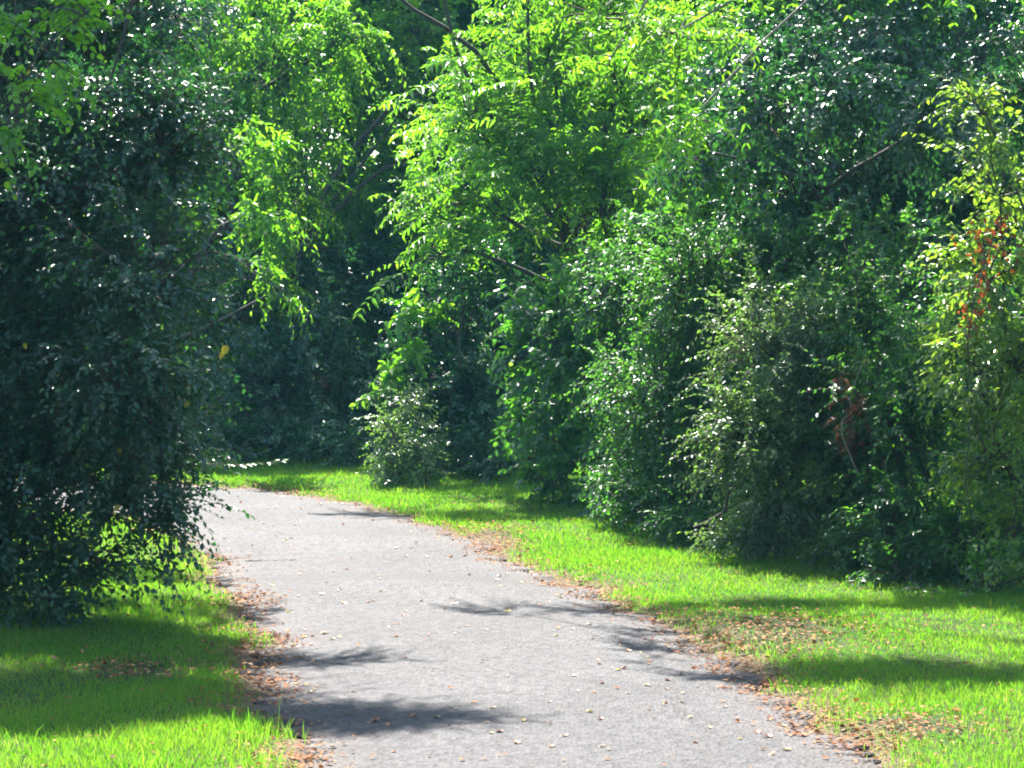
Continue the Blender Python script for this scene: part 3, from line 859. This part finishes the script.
# woodland trees beyond, one prototype per kind then copies
def wood_tree(seed, mat, h, w, leaf_l, leaf_w, shape):
    rng = np.random.default_rng(seed)
    lobes = []
    for k in range(11):
        zf = rng.uniform(.16, .95)
        rad = w * (.75 if zf < .8 else .5)
        a = rng.uniform(0, 6.28); q_ = rng.uniform(.2, .85)
        lobes.append(((math.cos(a) * rad * q_, math.sin(a) * rad * q_, h * zf), (w * rng.uniform(.38, .55), w * rng.uniform(.38, .55), h * rng.uniform(.09, .15)), 1.0))
    root = plant('woodland_tree', 'x', 'tree', (0, 0, 0), lobes, mat, seed, 'woodland trees beyond the bend', trunk_top=(0, 0, h * .7), trunk_r=.13, limb_r=.045,
                 lai=3.0, leaf_l=leaf_l, leaf_w=leaf_w, shape=shape, droop=.4, twigs=False, n=10)
    return root


protos = [wood_tree(201, 'far', 8.5, 2.4, .11, .055, 'oval'), wood_tree(202, 'mid', 9.5, 2.7, .10, .056, 'broad'), wood_tree(203, 'bright', 8.0, 2.2, .12, .050, 'lance')]
desc = ['dim green woodland tree in the thick wood behind the hedge and the bend', 'darker broad-leaved woodland tree in the thick wood behind the hedge and the bend',
        'yellow-green woodland tree catching sun in the wood behind the hedge and the bend']
SPOTS = [(250, 39, 0), (340, 41, 2), (430, 40, 1), (180, 42, 1), (90, 40, 0), (520, 42, 0), (610, 40, 1), (700, 39, 0), (790, 37, 1), (880, 36, 0), (980, 35, 1), (1080, 34, 0), (0, 41, 2), (-80, 39, 1),
         (300, 47, 0), (400, 48, 1), (500, 49, 2), (200, 48, 1), (110, 49, 0), (20, 48, 1), (600, 48, 1), (720, 47, 0), (830, 46, 1), (940, 45, 0), (1040, 43, 1), (1160, 40, 1), (-60, 46, 0)]
rw = np.random.default_rng(9)
seen = set()
for px, Y, k in SPOTS:
    src = protos[k]
    b = at(px, 400, Y)
    if k not in seen:
        seen.add(k); o = src
    else:
        o = src.copy(); COL.objects.link(o)
        for c in list(src.children):
            d = c.copy(); COL.objects.link(d); d.parent = o
    o.location = (b[0], Y, 0)
    o.rotation_euler = (0, 0, rw.uniform(0, 6.28))
    s = rw.uniform(.9, 1.12); o.scale = (s, s, s * rw.uniform(.95, 1.1))
    o['label'] = desc[k]

# the same wood goes on along both sides of the lane, out of view, added to block sky and deepen the shade
for x_, y_, k in ((-6.6, 13, 1), (-6.2, 8, 0), (-7, 2.5, 1), (-6.4, -3, 0), (6.6, 12.5, 1), (6.4, 7, 0), (7, 1.5, 1), (6.6, -4, 0), (-3.6, -12, 1), (3.2, -12.5, 0), (0, -15, 1), (9, 17, 1), (-9.5, 17.5, 0)):
    o = protos[k].copy(); COL.objects.link(o)
    for c in list(protos[k].children):
        d = c.copy(); COL.objects.link(d); d.parent = o
    o.location = (x_, y_, 0); o.rotation_euler = (0, 0, rw.uniform(0, 6.28)); o.scale = (1, 1, 1)
    o['label'] = 'unseen woodland tree beside the viewer, added to block sky light'; o['group'] = 'unseen woodland trees added beside the viewer'

# the far wood closing every gap: one mass of leaves
def far_wood():
    rng = np.random.default_rng(301)
    n = 60000
    x = rng.uniform(-24, 24, n); y = rng.uniform(53, 60, n); z = rng.uniform(0, 13, n)
    P = np.stack([x, y, z], 1); D = rng.normal(0, 1, (n, 3))
    L = rng.uniform(.18, .34, n)
    V, Q = leaf_faces(P, D, np.array((0, 0, 1.)) + rng.normal(0, .6, (n, 3)), L, L * .55, 'broad')
    o = mesh_np('woods', [(V, Q, 0)], [M['far']])
    tag(o, 'far wood closing the view behind the woodland trees', 'wood', None, 'stuff')


far_wood()

# bare dark boughs of a leaning tree seen against the bright wood
rl = np.random.default_rng(401)
leaner = plant('leaning_tree', 'tree with bare dark boughs slanting up across the lit wood beyond the bend', 'tree', at(240, 470, 36.5) * (1, 1, 0),
               [lob(350, 50, 37.6, 60, 60, .7), lob(310, 120, 37.6, 60, 60, .7), lob(420, 30, 37.4, 55, 45, .7), lob(400, 115, 37.8, 50, 45, .6, .7), lob(350, 200, 37.6, 50, 40, .6, .7), lob(385, 250, 37.6, 45, 40, .5, .7)], 'bright', 402, trunk_top=at(290, 250, 36.5), trunk_r=.09, limb_r=.03, lai=2.4, leaf_l=.10, leaf_w=.05)
for pts_, r0 in (([(285, 262), (325, 222), (352, 192), (385, 168), (425, 158)], .042), ([(300, 240), (345, 160), (385, 112), (418, 95), (445, 80)], .036)):
    P_ = np.array([at(a, b, 36.2) for a, b in pts_]) - np.array(leaner.location)
    u_ = np.linspace(0, len(P_) - 1, 13)
    P_ = np.stack([np.interp(u_, np.arange(len(P_)), P_[:, i]) for i in range(3)], 1) + rl.normal(0, .012, (13, 3))
    v_, f_ = tube(P_, np.linspace(r0, r0 * .35, 13), 8)
    mesh_np('bough', [(v_, f_, 0)], [M['bark']], leaner, True)

# red creeper hanging in the silvery shrub
def creeper():
    rng = np.random.default_rng(501)
    root = empty('red_creeper', at(975, 590, 19.85) * (1, 1, 0)); base = np.array(root.location)
    tag(root, 'strand of red and orange creeper trailing down the silvery shrub', 'creeper')
    ctrl = [(985, 590, 19.9), (965, 480, 19.75), (972, 400, 19.7), (967, 340, 19.7), (974, 300, 19.7), (985, 262, 19.75), (995, 230, 19.8), (1005, 215, 19.9)]
    P_ = np.array([at(*c) for c in ctrl]) - base
    u_ = np.linspace(0, len(P_) - 1, 30)
    P_ = np.stack([np.interp(u_, np.arange(len(P_)), P_[:, i]) for i in range(3)], 1)
    v_, f_ = tube(P_, np.full(30, .005), 5)
    mesh_np('stem', [(v_, f_, 0)], [M['twig']], root, True)
    n = 120
    k = rng.uniform(13, 29.4, n); i0 = k.astype(int); fr = (k - i0)[:, None]
    pos = P_[i0] * (1 - fr) + P_[np.minimum(i0 + 1, 29)] * fr + rng.normal(0, 1, (n, 3)) * (.055, .04, .03)
    pos = np.concatenate([pos, (at(995, 245, 19.75) - base) + rng.normal(0, 1, (34, 3)) * (.16, .06, .12)])
    n = len(pos)
    L = rng.uniform(.028, .058, n)
    V, Q = leaf_faces(pos, rng.normal(0, .6, (n, 3)) + (0, -.3, -.7), np.array((0, -.6, .6)) + rng.normal(0, .4, (n, 3)), L, L * .5, 'broad')
    mesh_np('foliage', [(V, Q, 0)], [M['red']], root)


creeper()

# dead brown spray and its bleached stem in the hedge
def dead_spray():
    rng = np.random.default_rng(502)
    root = empty('dead_branch', at(858, 480, 21.4)); base = np.array(root.location)
    tag(root, 'dead branch with withered brown leaves and a bleached curved stem caught in the hedge', 'branch')
    for ctrl, r0 in (([(858, 474), (850, 455), (842, 435), (842, 420), (852, 412)], .007), ([(852, 412), (850, 398), (856, 380), (862, 365)], .005)):
        P_ = np.array([at(a, b, 21.25) for a, b in ctrl]) - base
        v_, f_ = tube(P_, np.linspace(r0, r0 * .5, len(P_)), 6)
        mesh_np('stem', [(v_, f_, 0)], [M['palebark']], root, True)
    P = np.concatenate([at(852, 392, 21.35) - base + rng.normal(0, 1, (24, 3)) * (.07, .08, .16), at(858, 428, 21.4) - base + rng.normal(0, 1, (10, 3)) * (.09, .08, .06)])
    ch = sprays(P, rng.normal(0, .5, P.shape) + (0, 0, -.6), rng, 7, .16, .06, .026, .6, 'oval')
    mesh_np('foliage', ch, [M['brown'], M['twig']], root)


dead_spray()

# twig with pale leaves poking out past the shrub over the far grass
def pale_twig():
    rng = np.random.default_rng(503)
    root = empty('pale_twig', at(196, 463, 22.5)); base = np.array(root.location)
    tag(root, 'thin level twig with pale leaves stretching out from the dark shrub before the far grass', 'twig')
    P_ = np.array([at(a, b, 22.5) for a, b in ((150, 468), (196, 464), (240, 465), (284, 461))]) - base
    v_, f_ = tube(P_, [.008, .006, .004, .002], 6)
    mesh_np('stem', [(v_, f_, 0)], [M['twig']], root, True)
    k = rng.uniform(.9, 3, 26); i0 = np.minimum(k.astype(int), 2); fr = (k - i0)[:, None]
    pos = P_[i0] * (1 - fr) + P_[i0 + 1] * fr
    n = len(pos); L = rng.uniform(.05, .08, n)
    V, Q = leaf_faces(pos, np.stack([rng.uniform(.3, 1, n), rng.normal(0, .7, n), rng.normal(0, .15, n)], 1), np.array((0, -.45, .9)) + rng.normal(0, .12, (n, 3)), L, L * .5, 'oval')
    mesh_np('foliage', [(V, Q, 0)], [M['silver']], root)


pale_twig()

# thin bluish haze, added to tint the shadows teal like lens veil
def haze():
    x0, x1, y0, y1, z0, z1 = -410, 410, -410, 410, -1.5, 16
    v = np.array([(x0, y0, z0), (x1, y0, z0), (x1, y1, z0), (x0, y1, z0), (x0, y0, z1), (x1, y0, z1), (x1, y1, z1), (x0, y1, z1)], float)
    f = np.array([(0, 3, 2, 1), (4, 5, 6, 7), (0, 1, 5, 4), (1, 2, 6, 5), (2, 3, 7, 6), (3, 0, 4, 7)])
    m, nt, out = new_mat('shadow_tint_haze')
    vol = N(nt, 'ShaderNodeVolumePrincipled', i_Density=.00027, i_Anisotropy=.3)
    vol.inputs['Color'].default_value = (.24, .74, 1, 1)
    nt.links.new(vol.outputs[0], out.inputs['Volume'])
    o = mesh_np('haze', [(v, f, 0)], [m])
    tag(o, 'thin bluish haze added over the scene to tint the shadows teal', 'haze', None, 'stuff')


haze()

# ------------------------------------------------------------------ light, sky, camera
az, el = math.radians(SUN_AZ), math.radians(SUN_EL)
sv = Vector((-math.sin(az) * math.cos(el), math.cos(az) * math.cos(el), math.sin(el)))
sl = bpy.data.lights.new('sun', 'SUN'); sl.energy = 5.0; sl.angle = math.radians(.55); sl.color = (1.0, .95, .87)
so = bpy.data.objects.new('sun', sl); COL.objects.link(so)
so.rotation_euler = (-sv).to_track_quat('-Z', 'Y').to_euler()
so.location = (-6, 20, 25)
w = bpy.data.worlds.new('World'); SC.world = w; w.use_nodes = True
nt = w.node_tree
bg = nt.nodes['Background']
sky = nt.nodes.new('ShaderNodeTexSky'); sky.sky_type = 'NISHITA'; sky.sun_disc = False
sky.sun_elevation = el; sky.sun_rotation = -az % (2 * math.pi); sky.ozone_density = 2.0
nt.links.new(sky.outputs[0], bg.inputs[0]); bg.inputs[1].default_value = .10

cam = bpy.data.cameras.new('camera'); co = bpy.data.objects.new('camera', cam); COL.objects.link(co)
cam.sensor_width = 36; cam.lens = F / 1024 * 36; cam.clip_start = .1; cam.clip_end = 2000
co.location = (0, 0, CAM_H); co.rotation_euler = (math.pi / 2 - PITCH, 0, 0)
SC.camera = co

SC.view_settings.view_transform = 'Standard'; SC.view_settings.look = 'None'
SC.view_settings.exposure = 2.4; SC.view_settings.gamma = 1.0
cy = SC.cycles
cy.max_bounces = 6; cy.diffuse_bounces = 4; cy.glossy_bounces = 2; cy.transmission_bounces = 4; cy.transparent_max_bounces = 4
cy.use_denoising = True
cy.filter_width = 1.9
cy.sample_clamp_indirect = 6
